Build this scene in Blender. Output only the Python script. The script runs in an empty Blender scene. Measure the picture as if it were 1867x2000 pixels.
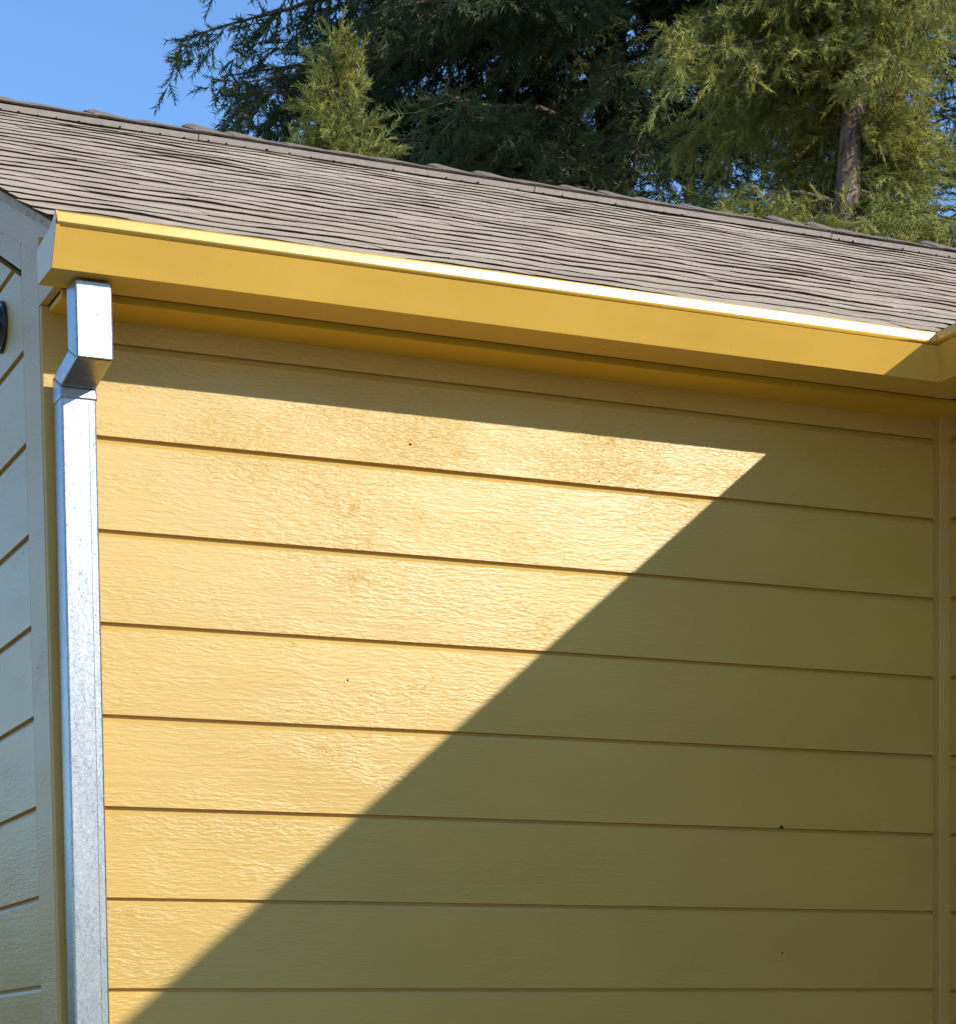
import bpy, math, random
import numpy as np

random.seed(7)
rng = np.random.default_rng(11)
scene = bpy.context.scene
COL = scene.collection
Z0 = 2.97                      # height of the first full siding groove above the ground
ORI = np.zeros(3)

# ------------------------------------------------------------------ camera
def cam_axes(yaw, pitch, roll):
    f = np.array([math.sin(yaw)*math.cos(pitch), math.cos(yaw)*math.cos(pitch), math.sin(pitch)])
    r = np.array([math.cos(yaw), -math.sin(yaw), 0.0]); u = np.cross(r, f)
    return (r*math.cos(roll)+u*math.sin(roll), -r*math.sin(roll)+u*math.cos(roll), f)
from mathutils import Matrix, Vector
cam_data = bpy.data.cameras.new('camera'); cam = bpy.data.objects.new('camera', cam_data); COL.objects.link(cam)
r_, u_, f_ = cam_axes(0.420164, -0.073937, -0.013862)
M = Matrix.Identity(4)
for i in range(3):
    M[i][0] = r_[i]; M[i][1] = u_[i]; M[i][2] = -f_[i]
M[0][3], M[1][3], M[2][3] = -1.23166, -5.01437, -1.37065+Z0
cam.matrix_world = M
cam_data.sensor_fit = 'HORIZONTAL'; cam_data.sensor_width = 36.0
cam_data.lens = 4500/1867*36
cam_data.shift_y = (2405.14-1000)/1867
# (shift is counted in units of the larger frame side)
cam_data.clip_end = 2000
scene.camera = cam

# ------------------------------------------------------------------ sky and sun
SUN = np.array([0.605, -1.0, 0.505]); SUN /= np.linalg.norm(SUN)
SUN_EL = math.asin(SUN[2]); SUN_AZ = math.atan2(SUN[0], SUN[1])     # clockwise from +Y
world = bpy.data.worlds.new('World'); scene.world = world; world.use_nodes = True
nt = world.node_tree; nt.nodes.clear()
sky = nt.nodes.new('ShaderNodeTexSky'); sky.sky_type = 'NISHITA'; sky.sun_disc = False
sky.sun_elevation = SUN_EL; sky.sun_rotation = SUN_AZ
sky.air_density = 1.0; sky.dust_density = 0.0; sky.ozone_density = 6.0; sky.altitude = 100
bg = nt.nodes.new('ShaderNodeBackground'); bg.inputs['Strength'].default_value = 0.135
wo = nt.nodes.new('ShaderNodeOutputWorld')
nt.links.new(sky.outputs[0], bg.inputs['Color']); nt.links.new(bg.outputs[0], wo.inputs['Surface'])
ld = bpy.data.lights.new('sun', 'SUN'); ld.energy = 2.45; ld.angle = math.radians(0.5); ld.color = (1.0, 0.93, 0.82)
so = bpy.data.objects.new('sun', ld); COL.objects.link(so); so.location = (6, -10, 12)
so.rotation_euler = Vector(-SUN).to_track_quat('-Z', 'Y').to_euler()
vs = scene.view_settings
vs.view_transform = 'Standard'; vs.look = 'None'; vs.gamma = 1.0; vs.use_curve_mapping = False
vs.exposure = 0.84
cy = scene.cycles
cy.max_bounces = 6; cy.diffuse_bounces = 4; cy.glossy_bounces = 3; cy.transmission_bounces = 3; cy.transparent_max_bounces = 4

# ------------------------------------------------------------------ materials
class NT:
    def __init__(s, name):
        s.m = bpy.data.materials.new(name); s.m.use_nodes = True
        s.t = s.m.node_tree; s.t.nodes.clear()
        s.out = s.t.nodes.new('ShaderNodeOutputMaterial')
        s.b = s.t.nodes.new('ShaderNodeBsdfPrincipled')
        s.t.links.new(s.b.outputs[0], s.out.inputs['Surface'])
    def n(s, kind, **kw):
        nd = s.t.nodes.new('ShaderNode'+kind)
        for k, v in kw.items():
            if k in nd.inputs.keys(): nd.inputs[k].default_value = v
            else: setattr(nd, k, v)
        return nd
    def l(s, a, b): s.t.links.new(a, b)
    def coord(s, scale, loc=(0, 0, 0), rot=(0, 0, 0)):
        tc = s.n('TexCoord'); mp = s.n('Mapping'); mp.inputs['Scale'].default_value = scale
        mp.inputs['Location'].default_value = loc; mp.inputs['Rotation'].default_value = rot
        s.l(tc.outputs['Object'], mp.inputs['Vector']); return mp.outputs[0]
    def noise(s, vec, scale=5.0, detail=4, rough=0.55, dist=0.0):
        nd = s.n('TexNoise'); nd.inputs['Scale'].default_value = scale; nd.inputs['Detail'].default_value = detail
        nd.inputs['Roughness'].default_value = rough; nd.inputs['Distortion'].default_value = dist
        s.l(vec, nd.inputs['Vector']); return nd.outputs['Fac']
    def ramp(s, fac, stops):
        nd = s.n('ValToRGB'); cr = nd.color_ramp
        while len(cr.elements) < len(stops): cr.elements.new(0.5)
        for e, (p, c) in zip(cr.elements, stops):
            e.position = p; e.color = (c, c, c, 1) if isinstance(c, (int, float)) else (*c, 1)
        s.l(fac, nd.inputs['Fac']); return nd.outputs['Color']
    def math(s, op, a, b=None, clamp=False):
        nd = s.n('Math', operation=op, use_clamp=clamp)
        for i, v in enumerate((a, b)):
            if v is None: continue
            if isinstance(v, (int, float)): nd.inputs[i].default_value = v
            else: s.l(v, nd.inputs[i])
        return nd.outputs[0]
    def mix(s, fac, a, b, kind='MIX'):
        nd = s.n('Mix', data_type='RGBA', blend_type=kind)
        for key, v in ((0, fac), (6, a), (7, b)):
            if isinstance(v, (int, float)): nd.inputs[key].default_value = v
            elif isinstance(v, tuple): nd.inputs[key].default_value = (*v, 1)
            else: s.l(v, nd.inputs[key])
        return nd.outputs[2]
    def bump(s, height, dist, strength=1.0, prev=None):
        nd = s.n('Bump'); nd.inputs['Strength'].default_value = strength; nd.inputs['Distance'].default_value = dist
        s.l(height, nd.inputs['Height'])
        if prev is not None: s.l(prev, nd.inputs['Normal'])
        return nd.outputs[0]
    def sep(s):
        tc = s.n('TexCoord'); sp = s.n('SeparateXYZ'); s.l(tc.outputs['Object'], sp.inputs[0]); return sp.outputs

def painted_siding(name, base, rough=0.36):
    """exterior acrylic paint over embossed, in places alligatored, wood-fibre boards"""
    m = NT(name)
    sx = m.sep()
    info = m.n('ObjectInfo')
    # run-along coordinate u = x + y (walls run along one of them), v = z, shifted for each plank
    u = m.math('ADD', m.math('ADD', sx[0], sx[1]), m.math('MULTIPLY', info.outputs['Random'], 37.0))
    cx = m.n('CombineXYZ'); m.l(u, cx.inputs[0]); m.l(sx[2], cx.inputs[1]); m.l(m.math('MULTIPLY', info.outputs['Random'], 11.0), cx.inputs[2])
    def mp(scale):
        nd = m.n('Mapping'); nd.inputs['Scale'].default_value = scale; m.l(cx.outputs[0], nd.inputs['Vector']); return nd.outputs[0]
    warp = m.n('TexNoise'); warp.inputs['Scale'].default_value = 9.0; warp.inputs['Detail'].default_value = 3; m.l(cx.outputs[0], warp.inputs['Vector'])
    wv = m.n('VectorMath', operation='MULTIPLY_ADD'); m.l(warp.outputs['Color'], wv.inputs[0]); wv.inputs[1].default_value = (0.05, 0.02, 0); m.l(cx.outputs[0], wv.inputs[2])
    def mpw(scale):
        nd = m.n('Mapping'); nd.inputs['Scale'].default_value = scale; m.l(wv.outputs[0], nd.inputs['Vector']); return nd.outputs[0]
    grain = m.noise(mpw((5, 75, 1)), 1.0, 4, 0.68)
    emb = m.ramp(m.noise(mpw((40, 155, 1)), 1.0, 3, 0.6), [(0.36, 0.0), (0.64, 1.0)])
    # embossing is patchy; the boards just under the eave are the most weathered
    wear = m.math('MULTIPLY', m.math('SUBTRACT', sx[2], 2.62), 1.5, clamp=True)
    pn = m.noise(mp((3.0, 9, 1)), 1.0, 3, 0.6)
    patch = m.ramp(m.math('ADD', pn, m.math('MULTIPLY', wear, 0.16)), [(0.44, 0.22), (0.68, 0.85)])
    line = m.ramp(m.math('ABSOLUTE', m.math('SUBTRACT', m.noise(mpw((14, 36, 1)), 1.0, 3, 0.65), 0.5)), [(0.0, 1.0), (0.010, 0.0)])
    crk = m.math('MULTIPLY', line, m.ramp(pn, [(0.60, 0.0), (0.68, 0.8)]))
    h = m.math('ADD', m.math('MULTIPLY', m.math('MULTIPLY', emb, patch), 0.62), m.math('MULTIPLY', grain, 0.55))
    h = m.math('SUBTRACT', h, m.math('MULTIPLY', crk, 0.6))
    ck = m.ramp(m.math('ABSOLUTE', m.math('SUBTRACT', m.noise(mpw((34, 120, 1)), 1.0, 2, 0.6), 0.5)), [(0.0, 1.0), (0.030, 0.0)])
    ck = m.math('MULTIPLY', m.math('MULTIPLY', ck, m.ramp(pn, [(0.30, 0.3), (0.56, 1.0)])), m.math('MULTIPLY', m.math('SUBTRACT', sx[2], 2.80), 5.0, clamp=True))
    h = m.math('SUBTRACT', h, m.math('MULTIPLY', ck, 0.20))
    blot = m.noise(mp((1.3, 3.0, 1)), 1.0, 3, 0.55)
    c = m.mix(m.ramp(blot, [(0.3, 0.0), (0.7, 1.0)]), tuple(v*0.93 for v in base), tuple(min(1, v*1.05) for v in base))
    c = m.mix(m.math('MULTIPLY', m.math('SUBTRACT', info.outputs['Random'], 0.4), 0.25, clamp=True), c, (base[0]*1.06, base[1]*1.08, base[2]*1.25))
    c = m.mix(m.math('MULTIPLY', ck, 0.08), c, (base[0]*0.45, base[1]*0.38, base[2]*0.36))
    m.l(c, m.b.inputs['Base Color'])
    rr = m.math('ADD', m.math('MULTIPLY', blot, 0.16), rough-0.08)
    m.l(rr, m.b.inputs['Roughness'])
    m.l(m.bump(h, 0.0016, 0.8), m.b.inputs['Normal'])
    m.b.inputs['Specular IOR Level'].default_value = 0.5
    return m.m

def smooth_paint(name, base, rough=0.34, wave=0.0006):
    m = NT(name)
    v = m.coord((1, 1, 1))
    blot = m.noise(v, 3.0, 4, 0.6)
    c = m.mix(m.ramp(blot, [(0.3, 0.0), (0.7, 1.0)]), tuple(x*0.95 for x in base), tuple(min(1, x*1.04) for x in base))
    spk = m.ramp(m.noise(v, 160.0, 2, 0.5), [(0.76, 0.0), (0.78, 1.0)])
    c = m.mix(m.math('MULTIPLY', spk, 0.35), c, tuple(x*0.55 for x in base))
    m.l(c, m.b.inputs['Base Color'])
    m.l(m.math('ADD', m.math('MULTIPLY', m.noise(v, 9.0, 3), 0.15), rough-0.07), m.b.inputs['Roughness'])
    n1 = m.bump(m.noise(v, 260.0, 2), 0.00025, 0.5)
    m.l(m.bump(m.noise(m.coord((1.2, 6, 9)), 1.0, 2), wave*6, 0.5, n1), m.b.inputs['Normal'])
    return m.m

YEL = (0.61, 0.388, 0.084)
MAT = {}
MAT['siding'] = painted_siding('yellow_siding_paint', YEL)
MAT['trim'] = painted_siding('yellow_trim_paint', (0.62, 0.385, 0.096), 0.40)
MAT['gutter'] = smooth_paint('yellow_gutter_enamel', (0.81, 0.49, 0.085), 0.25)
MAT['soffit'] = smooth_paint('yellow_soffit_paint', (0.84, 0.48, 0.03), 0.5)

def simple(name, c, rough=0.8, metal=0.0):
    m = NT(name); v = m.coord((1, 1, 1))
    m.l(m.mix(m.noise(v, 40.0, 3), tuple(x*0.75 for x in c), tuple(min(1, x*1.25) for x in c)), m.b.inputs['Base Color'])
    m.b.inputs['Roughness'].default_value = rough; m.b.inputs['Metallic'].default_value = metal
    if rough > 0.65: m.b.inputs['Specular IOR Level'].default_value = 0.1
    m.l(m.bump(m.noise(v, 180.0, 2), 0.001, 0.4), m.b.inputs['Normal'])
    return m.m
MAT['backing'] = simple('sheathing', (0.07, 0.05, 0.025))
MAT['asphalt_edge'] = simple('asphalt_cut_edge', (0.042, 0.028, 0.019), 0.9)
MAT['vent'] = simple('grey_vent_plastic', (0.34, 0.30, 0.26), 0.7)
MAT['black'] = simple('black_enamel', (0.015, 0.015, 0.017), 0.22)
MAT['dark'] = simple('dark_speck_and_shade', (0.012, 0.009, 0.007), 0.7)

def galvanized():
    m = NT('galvanized_steel'); v = m.coord((1, 1, 1))
    vo = m.n('TexVoronoi', feature='F1'); vo.inputs['Scale'].default_value = 330.0
    wv = m.n('VectorMath', operation='MULTIPLY_ADD')
    nz = m.n('TexNoise'); nz.inputs['Scale'].default_value = 60.0; m.l(v, nz.inputs['Vector'])
    m.l(nz.outputs['Color'], wv.inputs[0]); wv.inputs[1].default_value = (0.01, 0.01, 0.01); m.l(v, wv.inputs[2])
    m.l(wv.outputs[0], vo.inputs['Vector'])
    sp = m.n('SeparateColor'); m.l(vo.outputs['Color'], sp.inputs[0])
    dirt = m.ramp(m.noise(m.coord((60, 60, 16)), 1.0, 5, 0.7), [(0.45, 0.0), (0.72, 1.0)])
    smear = m.ramp(m.noise(m.coord((150, 150, 70)), 1.0, 4, 0.7), [(0.57, 0.0), (0.66, 1.0)])
    c = m.mix(sp.outputs[0], (0.29, 0.284, 0.275), (0.41, 0.403, 0.392))
    c = m.mix(m.math('MULTIPLY', dirt, 0.6), c, (0.28, 0.285, 0.29))
    c = m.mix(m.math('MULTIPLY', smear, 0.55), c, (0.15, 0.15, 0.145))
    m.l(c, m.b.inputs['Base Color']); m.b.inputs['Metallic'].default_value = 1.0
    m.l(m.math('ADD', m.math('ADD', m.math('MULTIPLY', sp.outputs[1], 0.07), 0.255), m.math('MULTIPLY', dirt, 0.08)), m.b.inputs['Roughness'])
    n1 = m.bump(sp.outputs[2], 0.0002, 0.12)
    m.l(m.bump(m.noise(m.coord((18, 18, 5)), 1.0, 2), 0.003, 0.35, n1), m.b.inputs['Normal'])
    return m.m
MAT['galv'] = galvanized()

def shingle_mat():
    m = NT('weathered_asphalt_shingle'); v = m.coord((1, 1, 1)); info = m.n('ObjectInfo')
    gran = m.noise(v, 420.0, 2, 0.7)
    blot = m.noise(v, 14.0, 4, 0.6)
    c = m.mix(m.ramp(gran, [(0.32, 0.0), (0.68, 1.0)]), (0.38, 0.285, 0.185), (0.90, 0.73, 0.505))
    c = m.mix(m.ramp(blot, [(0.35, 0.0), (0.75, 0.55)]), c, (0.42, 0.315, 0.215))
    c = m.mix(m.math('MULTIPLY', info.outputs['Random'], 0.4), c, (0.74, 0.60, 0.44))
    strk = m.noise(m.coord((5.0, 75, 75)), 1.0, 4, 0.65)
    c = m.mix(m.ramp(strk, [(0.47, 0.0), (0.66, 0.85)]), c, (0.24, 0.18, 0.125))
    lich = m.ramp(m.noise(v, 55.0, 3, 0.6), [(0.70, 0.0), (0.74, 1.0)])
    c = m.mix(m.math('MULTIPLY', lich, 0.5), c, (0.40, 0.37, 0.20))
    m.l(c, m.b.inputs['Base Color']); m.b.inputs['Roughness'].default_value = 0.9; m.b.inputs['Specular IOR Level'].default_value = 0.12
    n1 = m.bump(gran, 0.0012, 0.6)
    m.l(m.bump(blot, 0.006, 0.5, n1), m.b.inputs['Normal'])
    return m.m
MAT['shingle'] = shingle_mat()
MAT['cap'] = simple('weathered_ridge_cap', (0.26, 0.205, 0.15), 0.9)

def bark_mat():
    m = NT('furrowed_bark'); v = m.coord((26, 26, 5))
    f = m.noise(v, 1.0, 6, 0.65, 0.6)
    m.l(m.mix(m.ramp(f, [(0.35, 0.0), (0.65, 1.0)]), (0.07, 0.045, 0.03), (0.34, 0.25, 0.18)), m.b.inputs['Base Color'])
    m.b.inputs['Roughness'].default_value = 0.95
    m.l(m.bump(f, 0.02, 0.9), m.b.inputs['Normal'])
    return m.m
MAT['bark'] = bark_mat()

def foliage_mat(name, c0, c1, c2):
    m = NT(name); v = m.coord((1, 1, 1))
    a = m.noise(v, 1.6, 3, 0.6); b = m.noise(v, 24.0, 2, 0.6)
    c = m.mix(m.ramp(a, [(0.35, 0.0), (0.65, 1.0)]), c0, c1)
    c = m.mix(m.ramp(b, [(0.45, 0.0), (0.75, 0.8)]), c, c2)
    m.l(c, m.b.inputs['Base Color']); m.b.inputs['Roughness'].default_value = 0.45
    m.b.inputs['Specular IOR Level'].default_value = 0.45
    tr = m.n('BsdfTranslucent'); m.l(c, tr.inputs['Color'])
    ms = m.n('MixShader'); ms.inputs[0].default_value = 0.36
    m.l(m.b.outputs[0], ms.inputs[1]); m.l(tr.outputs[0], ms.inputs[2]); m.l(ms.outputs[0], m.out.inputs['Surface'])
    return m.m
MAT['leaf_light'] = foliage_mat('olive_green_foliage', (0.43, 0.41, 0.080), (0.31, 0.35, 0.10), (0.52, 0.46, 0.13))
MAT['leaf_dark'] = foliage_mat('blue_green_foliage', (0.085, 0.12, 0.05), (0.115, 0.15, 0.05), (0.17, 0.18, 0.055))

def ground_mat():
    m = NT('gravel_and_dry_lawn'); v = m.coord((1, 1, 1))
    a = m.noise(v, 0.35, 5, 0.6); b = m.noise(v, 40.0, 3, 0.7)
    c = m.mix(m.ramp(a, [(0.4, 0.0), (0.6, 1.0)]), (0.48, 0.44, 0.36), (0.38, 0.35, 0.24))
    c = m.mix(m.math('MULTIPLY', b, 0.5), c, (0.56, 0.51, 0.43))
    m.l(c, m.b.inputs['Base Color']); m.b.inputs['Roughness'].default_value = 0.95
    m.l(m.bump(b, 0.02, 0.6), m.b.inputs['Normal'])
    return m.m
MAT['ground'] = ground_mat()

# ------------------------------------------------------------------ mesh helpers
def mesh(name, verts, faces, mats, parent=None, mat_idx=None, smooth=False):
    me = bpy.data.meshes.new(name)
    me.from_pydata([tuple(map(float, v)) for v in verts], [], faces)
    for k in (mats if isinstance(mats, (list, tuple)) else [mats]):
        me.materials.append(MAT[k])
    if mat_idx is not None: me.polygons.foreach_set('material_index', mat_idx)
    if smooth: me.polygons.foreach_set('use_smooth', [True]*len(me.polygons))
    me.validate(); me.update()
    o = bpy.data.objects.new(name, me); COL.objects.link(o)
    if parent is not None: o.parent = parent
    return o
def empty(name, loc=(0, 0, 0)):
    o = bpy.data.objects.new(name, None); COL.objects.link(o); o.location = loc; o.empty_display_size = 0.3; return o
def tag(o, label=None, cat=None, group=None, kind=None):
    for k, v in (('label', label), ('category', cat), ('group', group), ('kind', kind)):
        if v: o[k] = v
    return o
def box_vf(x0, x1, y0, y1, z0, z1):
    v = [(x, y, z) for z in (z0, z1) for y in (y0, y1) for x in (x0, x1)]
    f = [(0, 2, 3, 1), (4, 5, 7, 6), (0, 1, 5, 4), (2, 6, 7, 3), (0, 4, 6, 2), (1, 3, 7, 5)]
    return v, f
def box(name, b, mat, parent, z=Z0, bevel=0.0):
    v, f = box_vf(b[0], b[1], b[2], b[3], b[4]+z, b[5]+z)
    o = mesh(name, v, f, mat, parent)
    if bevel:
        md = o.modifiers.new('bevel', 'BEVEL'); md.width = bevel; md.segments = 2
    return o
def prism(sec, ends):
    """sec: closed list of points (a, b); ends(side, a, b) -> xyz for both ends"""
    n = len(sec)
    v = [ends(0, *p) for p in sec]+[ends(1, *p) for p in sec]
    f = [(i, (i+1) % n, n+(i+1) % n, n+i) for i in range(n)]
    f += [tuple(range(n))[::-1], tuple(range(n, 2*n))]
    return v, f

# ------------------------------------------------------------------ ground
R = 600
gv, gf = [], []
ground = mesh('ground', [(-R, -R, 0), (R, -R, 0), (R, R, 0), (-R, R, 0)], [(0, 1, 2, 3)], 'ground')
tag(ground, 'gravel and dry grass ground around the house', 'ground', kind='structure')

# ------------------------------------------------------------------ house
PITCH = 0.475
GX = 0.0085            # gable wall plane (outer face)
WX = 2.344             # wing wall plane (outer face)
YR = 2.60              # ridge
EAVE_Y, EAVE_Z = -0.245, 0.372           # front edge of the shingles (top surface)
HALF = YR-EAVE_Y
YB = 2*YR              # back wall
XV = 2.415             # valley: x = y + XV
WEND = -6.2            # front end of the wing
XE = 9.0
house = empty('house', (0, 0, 0))
tag(house, 'yellow painted house with lap siding and a weathered shingle roof', 'house')

SP = 0.2
def plank_section(h):
    t = 0.018
    return [(0.0, 0.0), (0.0, h-0.0165), (0.0006, h-0.0155), (0.0042, h-0.0085), (0.0135, h-0.0080), (0.0135, h+0.001), (t, h+0.001), (t, 0.0)]

def plank(wall, axis, a0, a1, z0, h, jit=0.0, clip=None, off=0.0):
    """one siding board; axis 'x': runs along x on the plane y=off, 'y-': gable (faces -x), 'y': wing wall (faces -x)"""
    sec = plank_section(h)
    def ends(side, d, z):
        a = a1 if side else a0
        if axis == 'x': return (a, off+d+jit, z0+z+Z0)
        return (off+d+jit, a, z0+z+Z0)
    v, f = prism(sec, ends)
    if clip is not None:
        v = [clip(p) for p in v]
    o = mesh('plank', v, f, 'siding', wall)
    return o

# front wall
v, f = box_vf(0.03, WX+0.1, 0.018, 0.10, -Z0, 0.262)
v = [(x, y, z+Z0) for x, y, z in v]
front_wall = mesh('front_wall', v, f, 'backing', house)
front_wall['label'] = 'sunlit yellow lap siding crossed by a diagonal shadow'
JX = 1.312
for k in range(-15, 2):
    z0 = k*SP+0.0
    h = SP
    if k == 1: h = 0.075
    if z0 < -Z0+0.1: continue
    j = random.uniform(-0.0008, 0.0008)
    if k >= 0:
        plank(front_wall, 'x', 0.105, JX-0.0003, z0, h, j)
        plank(front_wall, 'x', JX+0.0003, 2.3145, z0, h, j+0.0005)
    else:
        plank(front_wall, 'x', 0.105, 2.3145, z0, h, j)

# gable wall: planks clipped under the rake
def roof_z(y):     # top of the roof deck in front/back of the ridge, relative height
    return EAVE_Z+PITCH*((y-EAVE_Y) if y <= YR else (2*YR-y-EAVE_Y))
def gpoly(x0, x1, drop):
    prof = [(0.018, -Z0), (YB, -Z0), (YB, roof_z(YB)-drop), (YR, roof_z(YR)-drop), (0.018, roof_z(0.018)-drop)]
    n = 5
    v = [(x0, y, z+Z0) for y, z in prof]+[(x1, y, z+Z0) for y, z in prof]
    f = [tuple(range(n)), tuple(range(n, 2*n))[::-1]]+[(i, n+i, n+(i+1) % n, (i+1) % n) for i in range(n)]
    return v, f
v, f = gpoly(GX+0.019, GX+0.1, 0.05)
gable_wall = mesh('gable_wall', v, f, 'backing', house)
gable_wall['label'] = 'shaded gable wall with grooved boards reflecting the blue sky'
DROP = 0.196
GZ = 0.013
def gclip(p):
    x, y, z = p
    return (x, y, z)
for k in range(-15, 10):
    z0 = k*SP+GZ
    if z0 < -Z0+0.1: continue
    # extent along y under the rake at the plank's bottom and top
    ztop = z0+SP
    yb0 = max(0.162, EAVE_Y+(z0+DROP-EAVE_Z)/PITCH); yb1 = 2*YR-yb0 if yb0 > 0.162 else YB-0.16
    yt0 = max(0.162, EAVE_Y+(ztop+DROP-EAVE_Z)/PITCH); yt1 = 2*YR-yt0 if yt0 > 0.162 else YB-0.16
    if yb0 > YR-0.15: break
    yt0 = min(yt0, YR); yt1 = max(yt1, YR)
    sec = plank_section(SP)
    zk = EAVE_Z-DROP+PITCH*(0.162-EAVE_Y)-z0          # where the rake starts to cut this board
    if 0.002 < zk < SP-0.018:
        sec = [sec[0], (0.0, zk)]+sec[1:-1]+[(sec[-2][0], zk), sec[-1]]
    def ends(side, d, z, z0=z0):
        y0 = min(YR-0.002, max(0.162, EAVE_Y+(z0+z+DROP-EAVE_Z)/PITCH))
        return (GX+d, (2*YR-y0 if side else y0), z0+z+Z0)
    v, f = prism(sec, ends)
    mesh('plank', v, f, 'siding', gable_wall)

# corner boards and rake boards
box('corner_board', (GX-0.001, GX+0.018, 0.009, 0.158, -Z0+0.05, 0.36), 'trim', house, bevel=0.002)
o = box('corner_board', (GX+0.0005, 0.106, -0.004, 0.0085, -Z0+0.05, 0.262), 'trim', house, bevel=0.003)
# pork-chop closure at the end of the eave
v, f = prism([(-0.150, 0.262), (0.010, 0.262), (0.158, 0.36), (0.158, roof_z(0.158)-0.06), (-0.150, roof_z(-0.150)-0.03)],
             lambda s, y, z: ((GX-0.0005 if s == 0 else GX+0.017), y, z+Z0))
mesh('eave_return', v, f, 'trim', house)
for sgn in (0, 1):
    y0, y1 = (-0.215, YR) if sgn == 0 else (YR, 2*YR+0.215)
    v = []
    for x in (GX-0.013, GX-0.0012):
        for y in (y0, y1):
            zz = roof_z(y)
            v += [(x, y, zz-0.155+Z0 if abs(y-YR) < 3 else zz), (x, y, zz-0.030+Z0)]
    f = [(0, 1, 3, 2), (4, 6, 7, 5), (0, 4, 5, 1), (2, 3, 7, 6), (1, 5, 7, 3), (0, 2, 6, 4)]
    if sgn == 0:
        for idx in (0, 4): v[idx] = (v[idx][0], v[idx][1]+0.06, v[idx][2]+0.03+0.045)
    mesh('rake_board', v, f, 'trim', house)

# flat trim under the rake boards
for sgn in (0, 1):
    ys = (0.159, YR) if sgn == 0 else (YR+0.0005, YB-0.159)
    v = []
    for x in (GX-0.0008, GX+0.016):
        for y in ys: v += [(x, y, roof_z(y)-0.180+Z0), (x, y, roof_z(y)-0.060+Z0)]
    f = [(0, 1, 3, 2), (4, 6, 7, 5), (0, 4, 5, 1), (2, 3, 7, 6), (1, 5, 7, 3), (0, 2, 6, 4)]
    mesh('rake_trim', v, f, 'trim', house)

# other outer walls, seen only when one walks round the house
def shell(name, b):
    v, f = box_vf(*b); mesh(name, v, f, 'siding', house)
shell('back_wall', (0.03, XE, YB-0.1, YB, 0, 3.20))
shell('end_wall', (XE-0.1, XE, WEND, YB-0.11, 0, 3.20))
shell('wing_end_wall', (WX+0.2, XE-0.11, WEND, WEND+0.1, 0, 3.20))

# inside corner post and wing wall
box('corner_post', (2.3150, 2.3615, -0.0285, 0.017, -Z0+0.05, 0.262), 'trim', house, bevel=0.002)
v, f = box_vf(WX+0.018, WX+0.12, WEND, 0.012, 0, 3.23)
wing_wall = mesh('wing_wall', v, f, 'backing', house)
wing_wall['label'] = 'shaded yellow board wall of the projecting wing'
for k in range(-15, 2):
    z0 = k*SP-0.004; h = SP if k < 1 else 0.079
    if z0 < -Z0+0.1: continue
    sec = plank_section(h)
    v, f = prism(sec, lambda s, d, z, z0=z0: (WX+d, (-0.0287 if s else WEND+0.05), z0+z+Z0))
    mesh('plank', v, f, 'siding', wing_wall)

# ---- eaves: soffit boards and fascia
SOF = 0.2465
def mitre(y): return y+XV
v, f = prism([(-0.118, SOF), (0.020, SOF), (0.020, SOF+0.012), (-0.100, SOF+0.012), (-0.100, SOF+0.0430), (-0.118, SOF+0.0430)],
             lambda s, y, z: ((GX+0.019 if s == 0 else mitre(y)+0.045), y, z+Z0))
soffit = mesh('soffit', v, f, 'soffit', house)
v, f = prism([(-0.118, SOF), (0.020, SOF), (0.020, SOF+0.012), (-0.100, SOF+0.012), (-0.100, SOF+0.0430), (-0.118, SOF+0.0430)],
             lambda s, y, z: (mitre(y)+0.046, (y-0.001 if s == 0 else WEND), z+Z0))
v = [(min(x, WX+0.05), y, z) for x, y, z in v]
mesh('soffit', v, f, 'soffit', house)
v, f = prism([(-0.1545, 0.290), (-0.1005, 0.290), (-0.1005, 0.375), (-0.1545, 0.362)],
             lambda s, y, z: ((GX+0.019 if s == 0 else mitre(y)), y, z+Z0))
mesh('fascia', v, f, 'trim', house)
v, f = prism([(-0.1545, 0.290), (-0.1005, 0.290), (-0.1005, 0.375), (-0.1545, 0.362)],
             lambda s, y, z: (mitre(y), (y-0.001 if s == 0 else WEND), z+Z0))
mesh('fascia', v, f, 'trim', house)

# dark strip added to deepen the shade in the gap between gutter and soffit
v, f = prism([(-0.1528, 0.2625), (-0.1184, 0.2625), (-0.1184, 0.2890), (-0.1528, 0.2890)],
             lambda s, y, z: ((GX+0.019 if s == 0 else mitre(y)+0.03), y, z+Z0))
mesh('gap_shade_strip', v, f, 'backing', house)
# ---- gutters: bottom, flat outward-leaning face, rolled lip
GP = [(-0.1535, 0.350), (-0.1535, 0.2530), (-0.2690, 0.2520), (-0.3115, 0.3205), (-0.3050, 0.3225), (-0.3120, 0.3232), (-0.3172, 0.3248), (-0.3192, 0.3285), (-0.3188, 0.3340),
      (-0.3184, 0.3400), (-0.3178, 0.3465), (-0.3150, 0.3502), (-0.3080, 0.3508), (-0.3035, 0.3470)]
GPI = [(y+0.0018 if y < -0.2 else y-0.0018, z+0.0012) for y, z in GP]
def gutter_mesh(name, fn):
    n = len(GP); v = []
    for s in (0, 1): v += [fn(s, y, z) for y, z in GP]
    f = [(i, i+1, n+i+1, n+i) for i in range(n-1)]
    o = mesh(name, v, f, 'gutter', house)
    md = o.modifiers.new('thickness', 'SOLIDIFY'); md.thickness = 0.0012; md.offset = 0.0
    me = o.data
    me.polygons.foreach_set('use_smooth', [i >= 5 and i not in (7, 8, 9) for i in range(len(me.polygons))])
    return o
GEND = -0.030
gutter = gutter_mesh('gutter', lambda s, y, z: ((GEND if s == 0 else mitre(y)), y, z+Z0))
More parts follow.
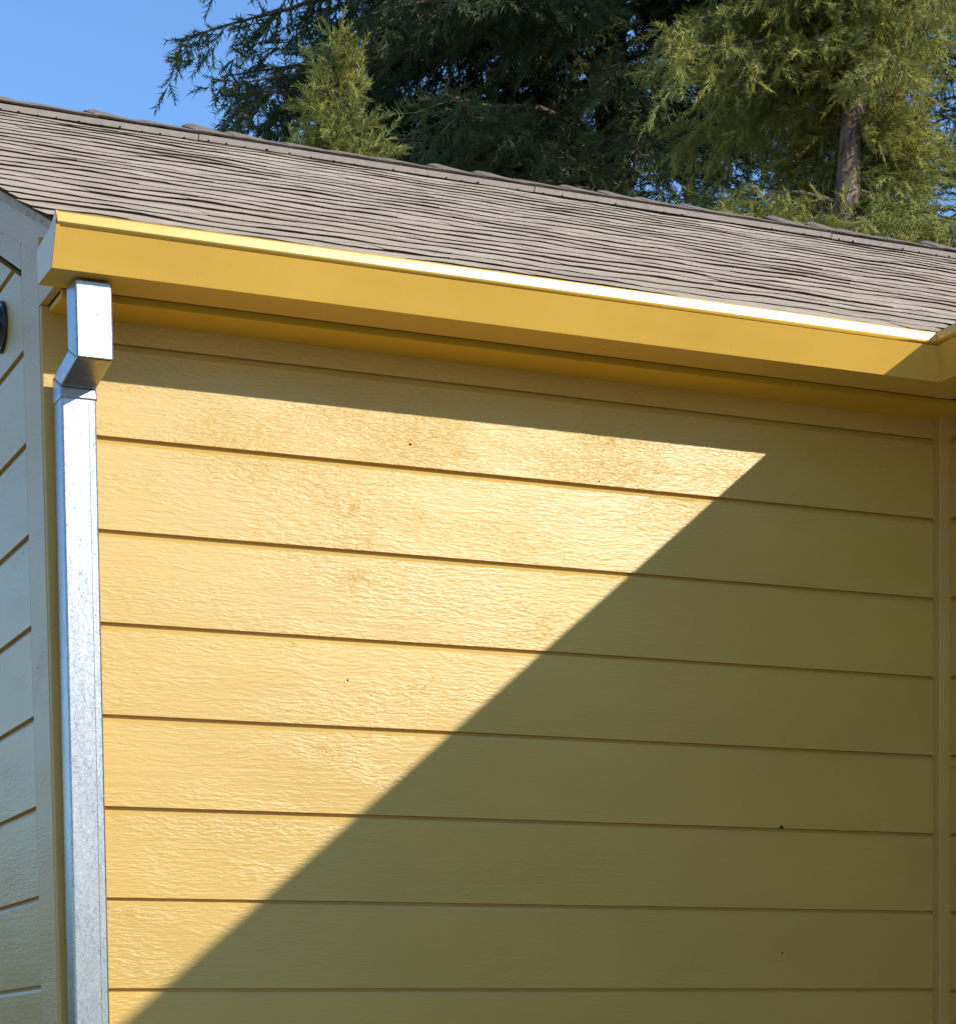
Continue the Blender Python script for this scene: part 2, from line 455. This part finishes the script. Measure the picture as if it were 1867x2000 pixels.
gutter['label'] = 'long yellow metal gutter with a bright rolled lip'
g2 = gutter_mesh('gutter', lambda s, y, z: (mitre(y), (y if s == 0 else WEND), z+Z0))
g2['label'] = 'shaded gutter of the wing, meeting the long gutter in the corner'
# end cap with its curved top edge
cap = [(-0.1540, 0.322), (-0.1540, 0.2520), (-0.2695, 0.2510), (-0.3145, 0.3235), (-0.3110, 0.3270), (-0.3160, 0.3330), (-0.3235, 0.3400), (-0.3210, 0.3490),
       (-0.3120, 0.3510), (-0.300, 0.3440), (-0.280, 0.3350), (-0.250, 0.3300), (-0.200, 0.3270)]
v, f = prism(cap, lambda s, y, z: ((GEND-0.0028 if s == 0 else GEND-0.0008), y, z+Z0))
mesh('end_cap', v, f, 'gutter', gutter)
# folded flange of the end cap on the face
fl = [(-0.2700, 0.2514), (-0.3146, 0.3232), (-0.3156, 0.3230), (-0.2712, 0.2508)]
v, f = prism(fl, lambda s, y, z: ((GEND-0.0022 if s == 0 else GEND+0.006), y, z+Z0))
mesh('end_flange', v, f, 'gutter', gutter)

# ---- downspout
ds = empty('downspout', (0, 0, 0)); ds.parent = house
ds['label'] = 'shiny galvanized square downspout with an offset elbow'
def duct(name, rings, parent, mat='galv', bev=0.004):
    """square duct through rings of 4 corner points"""
    v = [p for r in rings for p in r]; f = []
    for i in range(len(rings)-1):
        a, b = 4*i, 4*(i+1)
        f += [(a+j, a+(j+1) % 4, b+(j+1) % 4, b+j) for j in range(4)]
    f += [(3, 2, 1, 0), tuple(4*(len(rings)-1)+j for j in range(4))]
    o = mesh(name, v, f, mat, parent)
    if bev:
        md = o.modifiers.new('bevel', 'BEVEL'); md.width = bev; md.segments = 2; md.limit_method = 'ANGLE'; md.angle_limit = math.radians(50)
    return o
def ring(x0, x1, yf, yb, zf, zb):
    return [(x0, yf, zf+Z0), (x1, yf, zf+Z0), (x1, yb, zb+Z0), (x0, yb, zb+Z0)]
X0, X1 = 0.0235, 0.1020
duct('outlet', [ring(X0, X1, -0.2385, -0.166, 0.2475, 0.2475), ring(X0, X1, -0.2385, -0.166, 0.088, 0.1235)], ds)
duct('elbow', [ring(X0+0.001, X1-0.001, -0.2375, -0.167, 0.0885, 0.124), ring(X0+0.001, X1-0.001, -0.0985, -0.029, 0.068, 0.104)], ds)
duct('elbow_end', [ring(X0+0.0005, X1-0.0005, -0.0990, -0.028, 0.0685, 0.1045), ring(X0-0.0015, X1+0.0015, -0.1005, -0.0265, 0.0435, 0.0435)], ds)
duct('pipe', [ring(X0+0.0015, X1-0.0015, -0.0978, -0.0295, 0.052, 0.052), ring(X0-0.010, X1-0.012, -0.0978, -0.0295, -Z0+0.18, -Z0+0.18)], ds)
duct('seam', [ring(X1-0.018, X1-0.0155, -0.0992, -0.0970, 0.040, 0.040), ring(X1-0.030, X1-0.0275, -0.0992, -0.0970, -Z0+0.19, -Z0+0.19)], ds, bev=0.0)

# ------------------------------------------------------------------ roof
SL = math.sqrt(1+PITCH**2); CP, SPN = 1/SL, PITCH/SL
LEN = HALF*SL
XL = -0.034
def main_pt(x, s, h):        # point on the front roof slope: s along the slope, h above the deck
    return (x, EAVE_Y+s*CP-h*SPN, EAVE_Z-0.012+s*SPN+h*CP+Z0)
def wing_pt(yw, s, h):       # wing slope facing -x, eave parallel to y
    return (EAVE_Y+XV+s*CP-h*SPN, yw, EAVE_Z-0.012+s*SPN+h*CP+Z0)
def sheet(quads, th=0.02):
    v = []; f = []
    for q in quads:
        b = len(v); v += q+[(x, y, z-th) for x, y, z in q]
        f += [(b, b+1, b+2, b+3), (b+7, b+6, b+5, b+4)]+[(b+i, b+4+i, b+4+(i+1) % 4, b+(i+1) % 4) for i in range(4)]
    return v, f
E0 = 0.0
xe0, xe1 = EAVE_Y+XV, YR+XV
quads = [[main_pt(XL+0.012, E0, -0.008), main_pt(xe0, E0, -0.008), main_pt(xe1, LEN, -0.008), main_pt(XL+0.012, LEN, -0.008)]]
def back_pt(x, s): p = main_pt(x, s, -0.001); return (p[0], 2*YR-p[1], p[2])
quads.append([back_pt(XL, LEN), back_pt(XE, LEN), back_pt(XE, 0), back_pt(XL, 0)])
v, f = sheet(quads)
roof = mesh('roof', v, f, 'shingle', house)
roof['label'] = 'weathered brown shingle roof slope above the gutter'
wq = [[wing_pt(WEND-0.25, 0, -0.008), wing_pt(WEND-0.25, LEN, -0.008), wing_pt(YR, LEN, -0.008), wing_pt(EAVE_Y, 0, -0.008)]]
def wing_back(yw, s): p = wing_pt(yw, s, -0.001); xr = YR+XV; return (2*xr-p[0], p[1], p[2])
wq.append([wing_back(WEND-0.25, LEN), wing_back(WEND-0.25, 0.6), wing_back(YR, 0.6), wing_back(YR, LEN)])
v, f = sheet(wq)
wing_roof = mesh('wing_roof', v, f, 'shingle', house)

NC = 24
EXPO = LEN/NC
def swell(a, q):          # gentle unevenness of the old roof deck
    return 0.0012*math.sin(6.3*a+4.1*q)+0.0009*math.sin(15.0*a-9.0*q+1.0)+0.0007*math.sin(33.0*a+17.0*q+2.0)+0.0008*math.sin(2.1*a-5.0*q)
def shingle_vf(pt, a0, a1, s, thick, lift, nx, ph, cw=lambda a: 0.0):
    """thin slab with a wavy, slightly curled butt edge"""
    v = []; f = []; mi = []
    n = nx+1
    rowA = []; rowB = []; rowC = []
    for i in range(n):
        t = i/nx; a = a0+(a1-a0)*t
        w = 0.012*math.sin(1.9*a+9*s)+0.008*math.sin(4.3*a+31*s)+0.003*math.sin(17*a+ph)+random.uniform(-0.002, 0.002)
        l = lift*(0.5+0.5*math.sin(5.1*a+ph*1.7))+random.uniform(0, 0.0010)+cw(a)
        s0 = s+w
        rowA.append((a, s0, thick+l)); rowB.append((a, s0+0.004, l-0.0005)); rowC.append((a, s+EXPO+0.02, 0.0015))
    for row in (rowA, rowB, rowC): v += [pt(a, q, hh+swell(a, q)) for a, q, hh in row]
    for i in range(nx):
        f.append((i, i+1, 2*n+i+1, 2*n+i)); mi.append(0)
        f.append((n+i, n+i+1, i+1, i)); mi.append(1)
    f.append((0, 2*n, n)); mi.append(1)
    f.append((nx, n+nx, 2*n+nx)); mi.append(1)
    return v, f, mi
count = 0
for c in range(NC):
    s = c*EXPO-0.012
    ymid = EAVE_Y+(s+0.5*EXPO)*CP
    xmax = mitre(EAVE_Y+s*CP)+0.03
    x = XL+random.uniform(-0.012, 0.006)
    tooth = random.random() < 0.5
    fr = [(random.uniform(2, 5), random.uniform(0, 6.28), 0.0010), (random.uniform(7, 13), random.uniform(0, 6.28), 0.0008), (random.uniform(18, 34), random.uniform(0, 6.28), 0.0005)]
    cw = lambda a, fr=fr: 0.7*max(0.0, 0.0009+sum(A*math.sin(w*a+p) for w, p, A in fr))
    if c > NC-3: pass
    while x < xmax-0.02:
        w = random.choice((0.16, 0.21, 0.26, 0.33, 0.42, 0.5))
        if x > 3.4: w *= 1.6
        x1 = min(x+w, xmax)
        if xmax-x1 < 0.06: x1 = xmax
        tooth = not tooth if random.random() < 0.85 else tooth
        th = random.uniform(0.0040, 0.0050) if tooth else random.uniform(0.0030, 0.0038)
        v, f, mi = shingle_vf(main_pt, x, x1-0.001, s+(0 if tooth else 0.004)+random.uniform(-0.002, 0.002), th, random.choice((0.0002, 0.0004, 0.0006, 0.0009, 0.0013)), max(5, int((x1-x)/0.022)), random.uniform(0, 6.28), cw)
        mesh('shingle', v, f, ['shingle', 'asphalt_edge'], roof, mi)
        x = x1; count += 1
# wing slope shingles: almost out of view, one joined mesh
V, F, MI = [], [], []
for c in range(NC):
    s = c*EXPO-0.012
    ymax = EAVE_Y+s*CP+0.02
    y = WEND-0.25
    while y < ymax-0.02:
        y1 = min(y+random.uniform(0.2, 0.4), ymax)
        v, f, mi = shingle_vf(wing_pt, y, y1-0.001, s, random.choice((0.004, 0.008)), 0.002, 3, random.uniform(0, 6.28))
        b = len(V); V += v; F += [tuple(i+b for i in q) for q in f]; MI += mi
        y = y1
o = mesh('wing_shingles', V, F, ['shingle', 'asphalt_edge'], wing_roof, MI); o['kind'] = 'stuff'
# drip edge between shingles and gutter
v, f = prism([(-0.262, 0.3445), (-0.262, 0.3500), (-0.20, 0.3700), (-0.20, 0.3640)], lambda s, y, z: ((XL+0.02 if s == 0 else mitre(y)), y, z+Z0))
mesh('drip_edge', v, f, 'vent', house)

# ridge: vent strips and overlapping caps
V, F = [], []
def add(v, f):
    b = len(V); V.extend(v); F.extend([tuple(i+b for i in q) for q in f])
VENT_S = LEN-0.150
xv = -0.06; holes = ([], [])
while xv < xe1:
    x1 = min(xv+1.22, xe1)
    dz = random.uniform(-0.0015, 0.0015)
    sec = [(VENT_S, 0.0085), (VENT_S, 0.0255), (LEN+0.01, 0.0260), (LEN+0.01, 0.0085)]
    v, f = prism(sec, lambda s, a, h: main_pt((xv if s == 0 else x1-0.004), a, h+dz))
    mesh('ridge_vent', v, f, 'vent', roof)
    v, f = prism(sec, lambda s, a, h: (lambda p: (p[0], 2*YR-p[1], p[2]))(main_pt((xv if s == 0 else x1-0.004), a, h+dz)))
    mesh('ridge_vent', v, f, 'vent', roof)
    x = xv+0.03
    while x < x1-0.03:
        v, f = prism([(VENT_S-0.0010, 0.004), (VENT_S-0.0010, 0.0140), (VENT_S+0.004, 0.0140), (VENT_S+0.004, 0.004)], lambda s, a, h, hw=random.uniform(0.004, 0.009), hh=random.uniform(0.6, 1.0): main_pt(x+(0 if s == 0 else hw), a, h*hh))
        b = len(holes[0]); holes[0].extend(v); holes[1].extend([tuple(i+b for i in q) for q in f])
        x += 0.068+random.uniform(-0.014, 0.014)
    xv = x1
v, f = prism([(VENT_S+0.003, 0.0), (VENT_S+0.003, 0.0086), (LEN, 0.0086), (LEN, 0.0)], lambda s, a, h: main_pt((-0.06 if s == 0 else xe1), a, h))  # dark strip drawn in for the shadow gap beneath the vent
b = len(holes[0]); holes[0].extend(v); holes[1].extend([tuple(i+b for i in q) for q in f])
o = mesh('vent_holes_and_gap_shade', holes[0], holes[1], 'dark', roof); o['kind'] = 'stuff'
CAPE = 0.172
nc = int((xe1+0.1)/CAPE)
for i in range(nc):
    x0 = -0.06+i*CAPE+random.uniform(-0.028, 0.028)
    # a bent cap: left end lifted (butt), right end tucked under the next one
    arc = 10; W = 0.157+random.uniform(-0.002, 0.003)
    lift = random.choice((0.003, 0.008, 0.011, 0.014, 0.017)); v = []; f = []; mi = []
    cols = [(0.0, 0.35), (0.10, 0.80), (0.22, 1.0), (0.45, 0.70), (0.8, 0.2), (1.25, 0.0)]
    for layer in (0, 1):
        for tx, lf in cols:
            x = x0+tx*CAPE
            for j in range(arc+1):
                q = (j/arc-0.5)*2                      # -1 front .. 1 back
                d = W*abs(q)
                bend = 0.020*math.exp(-(q*3.0)**2)     # rounded peak
                yy = YR+(math.copysign(d*CP, q))
                zz = EAVE_Z-0.012+LEN*SPN - d*SPN + 0.0275*SL + lf*(lift*(1-0.92*abs(q))+0.002) - bend*0.25 + (0.0062 if layer == 0 else 0.0) + random.uniform(-0.0008, 0.0008)
                v.append((x, yy, zz+Z0))
    n = arc+1; nl = len(cols)*n
    for a in range(len(cols)-1):
        for j in range(arc):
            f.append((a*n+j, (a+1)*n+j, (a+1)*n+j+1, a*n+j+1)); mi.append(0)
            f.append((nl+a*n+j, nl+a*n+j+1, nl+(a+1)*n+j+1, nl+(a+1)*n+j)); mi.append(1)
        for j in (0, arc):
            f.append((a*n+j, nl+a*n+j, nl+(a+1)*n+j, (a+1)*n+j)); mi.append(1)
    for j in range(arc):
        f.append((j, j+1, nl+j+1, nl+j)); mi.append(1)
    mesh('ridge_cap', v, f, ['cap', 'asphalt_edge'], roof, mi)

# ------------------------------------------------------------------ small things on the walls
def blob(name, p, r, mat, parent, flat=(1, 1, 1), seg=8):
    v = []; f = []
    for i in range(seg+1):
        th = math.pi*i/seg
        for j in range(seg):
            ph = 2*math.pi*j/seg
            v.append((p[0]+r*flat[0]*math.sin(th)*math.cos(ph), p[1]+r*flat[1]*math.sin(th)*math.sin(ph), p[2]+r*flat[2]*math.cos(th)))
    for i in range(seg):
        for j in range(seg):
            f.append((i*seg+j, (i+1)*seg+j, (i+1)*seg+(j+1) % seg, i*seg+(j+1) % seg))
    return mesh(name, v, f, mat, parent, smooth=True)
WALL_SPECKS = [(1526, 1616, 0.0052), (801, 868, 0.0034), (1527, 1862, 0.0030), (322, 812, 0.0014), (679, 1329, 0.003), (1170, 940, 0.0022)]
C0 = np.array([-1.23166, -5.01437, -1.37065+Z0])
def on_plane(px, py, ax, val):
    d = f_*4500+r_*(px-933.5)-u_*(py-2405.14); t = (val-C0[ax])/d[ax]; return C0+t*d
for px, py, rr in WALL_SPECKS:
    q = on_plane(px, py, 1, 0.0)
    blob('knot_hole', (q[0], -0.0005, q[2]), rr, 'dark', front_wall, (1.0, 0.35, 0.8))

# round black fitting on the gable wall
fx = empty('round_fitting', (GX, 0.360, 0.318+Z0))
tag(fx, 'round glossy black fitting with wire rings on the gable wall', 'fixture')
def torus(name, c, R0, r0, axis_n, mat, parent, n=28, k=6):
    v = []; f = []
    for i in range(n):
        a = 2*math.pi*i/n
        for j in range(k):
            b = 2*math.pi*j/k
            v.append((c[0]+r0*math.sin(b), c[1]+(R0+r0*math.cos(b))*math.cos(a), c[2]+(R0+r0*math.cos(b))*math.sin(a)))
    for i in range(n):
        for j in range(k):
            f.append((i*k+j, ((i+1) % n)*k+j, ((i+1) % n)*k+(j+1) % k, i*k+(j+1) % k))
    return mesh(name, v, f, mat, parent, smooth=True)
blob('dome', (0.0, 0, 0), 0.050, 'black', fx, (0.55, 1, 1), 16)
torus('rim', (-0.004, 0, 0), 0.052, 0.006, 0, 'black', fx)
for i, (rr, dx) in enumerate(((0.040, -0.020), (0.027, -0.026), (0.012, -0.029))):
    torus('wire_ring', (dx, 0, 0), rr, 0.0025, 0, 'galv', fx, 20, 5)

# ------------------------------------------------------------------ conifers
def unit(a): return a/np.linalg.norm(a, axis=-1, keepdims=True)
def cord(p0, d, L, r):
    """three-sided pointed cord"""
    a = unit(np.cross(d, np.array([0.3, 0.5, 0.81]))); b = np.cross(d, a)
    base = [p0+r*(math.cos(t)*a+math.sin(t)*b) for t in (0, 2.094, 4.189)]
    return base+[p0+d*L]
def make_spray(kind, seed):
    """a spray of cord-like shoots, about 1 unit = 16 cm, along +x"""
    rs = np.random.default_rng(seed); V = []; T = []
    n = 17
    def put(p, d, L, r):
        b = len(V); V.extend(cord(p, unit(d), L, r)); T.extend([(b, b+1, b+3), (b+1, b+2, b+3)])
    put(np.zeros(3), np.array([1, 0, 0.0]), 0.155, 0.0040)
    for i in range(n):
        t = 0.01+0.135*i/n; sgn = 1 if i % 2 else -1
        ang = math.radians(rs.uniform(18, 62)); ro = rs.normal(0, 0.9)
        d = np.array([math.cos(ang), sgn*math.sin(ang)*math.cos(ro), math.sin(ang)*math.sin(ro)+0.10])
        L = rs.uniform(0.035, 0.085)*(1-0.35*i/n)
        p = np.array([t, 0, 0.015*math.sin(t*12)])
        put(p, d, L, rs.uniform(0.0034, 0.0052))
    return np.array(V), np.array(T)
SPRAYS = [make_spray(0, s) for s in range(10)]

class Crown:
    def __init__(s): s.p = []; s.f = []; s.u = []; s.sc = []
    def add(s, P, F, U, S): s.p.append(P); s.f.append(F); s.u.append(U); s.sc.append(S)
    def build(s, name, mat, parent, rs):
        P = np.concatenate(s.p); F = unit(np.concatenate(s.f)); U = np.concatenate(s.u); S = np.concatenate(s.sc)
        Yv = unit(np.cross(U, F)); Zv = np.cross(F, Yv)
        k = rs.integers(0, len(SPRAYS), len(P))
        VV = []; TT = []; off = 0
        for i, (sv, st) in enumerate(SPRAYS):
            idx = np.where(k == i)[0]
            if not len(idx): continue
            loc = sv[None]*S[idx, None, None]
            w = P[idx, None]+loc[..., 0:1]*F[idx, None]+loc[..., 1:2]*Yv[idx, None]+loc[..., 2:3]*Zv[idx, None]
            tt = st[None]+(np.arange(len(idx))*len(sv))[:, None, None]+off
            VV.append(w.reshape(-1, 3)); TT.append(tt.reshape(-1, 3)); off += w.shape[0]*w.shape[1]
        VV = np.concatenate(VV).astype(np.float32); TT = np.concatenate(TT).astype(np.int32)
        me = bpy.data.meshes.new(name)
        me.vertices.add(len(VV)); me.vertices.foreach_set('co', VV.ravel())
        me.loops.add(TT.size); me.loops.foreach_set('vertex_index', TT.ravel())
        me.polygons.add(len(TT)); me.polygons.foreach_set('loop_start', np.arange(0, TT.size, 3, dtype=np.int32))
        me.materials.append(MAT[mat]); me.update()
        o = bpy.data.objects.new(name, me); COL.objects.link(o); o.parent = parent; o['kind'] = 'stuff'
        return o, len(TT)
def tube(pts, radii, k=8):
    pts = np.asarray(pts, float); v = []; f = []
    for i, p in enumerate(pts):
        d = unit(pts[min(i+1, len(pts)-1)]-pts[max(i-1, 0)])
        a = unit(np.cross(d, np.array([0.21, 0.32, 0.92]) if abs(d[2]) < 0.9 else np.array([1, 0.1, 0]))); b = np.cross(d, a)
        for j in range(k):
            t = 2*math.pi*j/k; v.append(p+radii[i]*(math.cos(t)*a+math.sin(t)*b))
    for i in range(len(pts)-1):
        for j in range(k):
            f.append((i*k+j, i*k+(j+1) % k, (i+1)*k+(j+1) % k, (i+1)*k+j))
    f.append(tuple(range(k))[::-1]); f.append(tuple((len(pts)-1)*k+j for j in range(k)))
    return v, f
NTRI = 0
def conifer(label, base, top_xy, height, trunk_r, limbs, leaf, seed, droop=0.5, dens=1.0, zdet=(6.4, 10.8), sway=None, twiglen=(0.30, 0.62), ss=1.0):
    """limbs: list of (z, azimuth, length, rise) """
    global NTRI
    rs = np.random.default_rng(seed)
    root = empty('conifer_tree', (base[0], base[1], 0)); tag(root, label, 'tree', 'conifers behind the house')
    def axis(z):
        t = z/height
        x = base[0]+(top_xy[0]-base[0])*t; y = base[1]+(top_xy[1]-base[1])*t
        if sway: x += sway(z)
        return np.array([x, y, z])
    O = np.array([base[0], base[1], 0.0])
    zs = np.linspace(0, height, 44)
    v, f = tube([axis(z)-O for z in zs], [trunk_r*(1-z/height)**0.7+0.012+0.006*math.sin(z*5.1) for z in zs], 14)
    mesh('trunk', v, f, 'bark', root, smooth=True)
    cr = Crown(); TV, TF = [], []
    for (z, az, L, rise) in limbs:
        detail = zdet[0] <= z <= zdet[1]
        p0 = axis(z)-O; d = np.array([math.sin(az), math.cos(az), rise])
        n = 9; pts = []; side = rs.normal(0, 0.10)
        for i in range(n):
            t = i/(n-1)
            q = p0+np.array([d[0], d[1], 0])*L*t
            q[2] += L*(rise*t-droop*0.55*t*t+0.22*max(0, t-0.7)*t)+0.03*math.sin(9*t+z*7)
            q[:2] += np.array([math.cos(az), -math.sin(az)])*(side*L*t*t+0.04*math.sin(6*t+z*3))
            pts.append(q)
        pts = np.array(pts)
        r0 = 0.008+0.0095*L
        v, f = tube(pts, [r0*(1-0.85*i/(n-1)) for i in range(n)], 7)
        mesh('branch', v, f, 'bark', root, smooth=True)
        step = (0.055*ss if detail else 0.15)/dens
        tt = 0.07; sgn = 1
        scale = ss if detail else 3.0
        while tt < 1.0:
            i = min(int(tt*(n-1)), n-2); u = tt*(n-1)-i
            p = pts[i]*(1-u)+pts[i+1]*u; ld = unit(pts[i+1]-pts[i])
            sd = unit(np.cross(ld, np.array([0, 0, 1.0])))*sgn
            ang = math.radians(rs.uniform(35, 78)); el = rs.normal(-0.12, 0.42)
            td = unit(ld*math.cos(ang)+sd*math.sin(ang)*math.cos(el)+np.array([0, 0, 1.0])*math.sin(ang)*math.sin(el))
            tl = rs.uniform(*twiglen)*(1.05-0.5*abs(tt-0.45))*min(1.0, 0.45+L*0.3)
            m = 6; tp = [p]
            dd = td.copy()
            for j in range(m):          # drooping, then turning up at the tip
                dd = unit(dd+np.array([0, 0, -0.16*droop*2 if j < 3 else 0.10])+rs.normal(0, 0.06, 3))
                tp.append(tp[-1]+dd*tl/m)
            tp = np.array(tp)
            if detail and rs.random() < 0.8:
                v, f = tube(tp, [0.0055*(1-0.7*j/m) for j in range(m+1)], 3)
                b = len(TV); TV.extend(v); TF.extend([tuple(a+b for a in q) for q in f])
            ns = max(3, int(tl/(0.030*scale)*dens))
            ts = (np.arange(ns)+rs.random(ns)*0.6)/ns*0.97
            ix = np.minimum((ts*m).astype(int), m-1); uu = ts*m-ix
            P = tp[ix]*(1-uu)[:, None]+tp[ix+1]*uu[:, None]
            D = unit(tp[ix+1]-tp[ix])
            rv = unit(rs.normal(0, 1, (ns, 3)))
            side_v = unit(np.cross(D, rv))
            Fw = unit(D*0.80+side_v*rs.uniform(0.3, 1.1, (ns, 1))+np.array([0, 0, -0.05]))
            U = unit(rs.normal(0, 1, (ns, 3))+np.array([0, 0, 0.6]))
            S = rs.uniform(0.65, 1.15, ns)*scale
            cr.add(P, Fw, U, S)
            cr.add(tp[-1:], dd[None], np.array([[0.1, 0.2, 1.0]]), np.array([1.1*scale]))
            tt += step/L*rs.uniform(0.7, 1.3); sgn = -sgn
    if TV:
        o = mesh('twigs', TV, TF, 'bark', root); o['kind'] = 'stuff'
    o, nt_ = cr.build('crown', leaf, root, rs); NTRI += nt_
    return root

PI = math.pi
def ring_limbs(rs, z0, z1, dz, Lfun, rise=(0.0, 0.25), az=(0, 2*PI)):
    out = []; z = z0
    while z < z1:
        a = rs.uniform(*az)
        out.append((z, a, Lfun(z, a)*rs.uniform(0.8, 1.15), rs.uniform(*rise)))
        z += dz*rs.uniform(0.6, 1.4)
    return out
rs = np.random.default_rng(5)
def angdiff(a, b): return abs((a-b+PI) % (2*PI)-PI)
# the sunlit tree on the right: shaggy, short on its right side
def L1(z, a):
    left = 1-angdiff(a, 1.5*PI)/PI          # 1 = to the left (-x)
    return (0.55+1.05*left)*(1.15-0.05*(z-6))
limbs1 = ring_limbs(rs, 6.9, 9.9, 0.032, L1, (0.05, 0.45))+ring_limbs(rs, 3.0, 6.9, 0.3, L1)+ring_limbs(rs, 9.9, 15.3, 0.14, L1)
# shaggy front limbs; the trunk stays free where the photograph shows it
limbs1 += [(z, PI+0.58+rs.normal(0, 0.45), rs.uniform(0.5, 1.0), rs.uniform(0.0, 0.4)) for z in np.arange(6.9, 7.58, 0.06)]
limbs1 += [(z, PI+0.45+rs.normal(0, 0.6), rs.uniform(0.5, 1.1), rs.uniform(0.1, 0.5)) for z in np.arange(8.72, 9.9, 0.065)]
limbs1 += [(z, 1.75+rs.normal(0, 0.3), rs.uniform(0.40, 0.68), rs.uniform(0.1, 0.4)) for z in np.arange(7.2, 10.0, 0.075)]
def clear(l):
    z, a, L, r = l
    return not ((7.60 < z < 8.72 and angdiff(a, PI+0.58) < 0.9) or (7.65 < z < 9.3 and angdiff(a, 2.6) < 0.7))
limbs1 = [l for l in limbs1 if clear(l)]
conifer('sunlit olive green conifer with a pale trunk showing, right of the others', (7.60, 9.5), (9.25, 9.9), 16.0, 0.125, limbs1, 'leaf_light', 21, droop=0.75, dens=1.0, zdet=(6.9, 9.9))
# the big dark tree in the middle, standing in the shade of its neighbours
def L2(z, a):
    left = 1-angdiff(a, 1.5*PI)/PI
    return min(3.4, 1.5+2.15*left)
limbs2 = ring_limbs(rs, 8.6, 12.2, 0.036, L2, (0.0, 0.40), (PI*0.50, 1.85*PI))+ring_limbs(rs, 3.5, 8.6, 0.5, L2)+ring_limbs(rs, 12.2, 17.5, 0.16, L2)
conifer('large dark conifer in the middle, its branches reaching out over the ridge', (8.9, 14.0), (8.6, 14.0), 19.0, 0.24, limbs2, 'leaf_dark', 33, droop=0.75, dens=0.80, zdet=(8.6, 12.2), twiglen=(0.35, 0.75), ss=1.4)
# right edge of the picture
def L3(z, a): return 1.7
limbs3 = ring_limbs(rs, 8.4, 11.8, 0.10, L3, (0.0, 0.35), (PI*0.9, 2.0*PI))+ring_limbs(rs, 3.0, 8.4, 0.4, L3)+ring_limbs(rs, 11.8, 17, 0.16, L3)
conifer('dark conifer at the right edge behind the sunlit one', (12.9, 13.0), (12.7, 13.0), 18.0, 0.22, limbs3, 'leaf_dark', 44, droop=0.6, dens=0.6, zdet=(8.4, 11.8), ss=1.4)
# young tree whose tip catches the sun in front of the dark one
def L4(z, a): return max(0.10, (8.25-z)*0.27)
limbs4 = ring_limbs(rs, 6.8, 8.16, 0.019, L4, (0.35, 0.9))+ring_limbs(rs, 1.2, 6.8, 0.16, L4, (0.1, 0.5))
conifer('small slender conifer with a sunlit pointed tip before the dark tree', (4.34, 9.5), (4.34, 9.45), 8.20, 0.065, limbs4, 'leaf_light', 55, droop=0.3, dens=1.0, zdet=(6.8, 8.4), twiglen=(0.14, 0.34), ss=0.9)
# ------------------------------------------------------------------ unseen hedges, added to shade and tint the gable wall
def hedge(label, c, half, h, seed):
    rs = np.random.default_rng(seed)
    root = empty('added_hedge', (c[0], c[1], 0)); tag(root, label, 'hedge', 'unseen hedges added for their shade')
    n = 5000
    u = rs.uniform(-1, 1, (n, 3)); ax = rs.integers(0, 3, n); sg = rs.choice((-1.0, 1.0), n)
    u[np.arange(n), ax] = sg*rs.uniform(0.9, 1.08, n)
    P = u*np.array([half[0], half[1], h/2])+np.array([0, 0, h/2]); P = P[P[:, 2] > 0.1]
    P += rs.normal(0, 0.12, P.shape)
    cr = Crown(); m = len(P)
    cr.add(P, unit(rs.normal(0, 1, (m, 3))), unit(rs.normal(0, 1, (m, 3))), rs.uniform(3.5, 6.0, m))
    cr.build('foliage', 'leaf_dark', root, rs)
    v, f = box_vf(-half[0]*0.86, half[0]*0.86, -half[1]*0.9, half[1]*0.9, 0, h*0.95)
    mesh('solid_core', v, f, 'leaf_dark', root)
hedge('unseen tall hedge added on the left to shade the gable wall', (-12.0, -1.5), (1.0, 6.5), 5.5, 71)
hedge('unseen far hedge added to tint the reflection on the gable wall', (-13.0, 42.0), (12.0, 1.2), 5.0, 72)
print('crown triangles', NTRI, 'shingles', count)
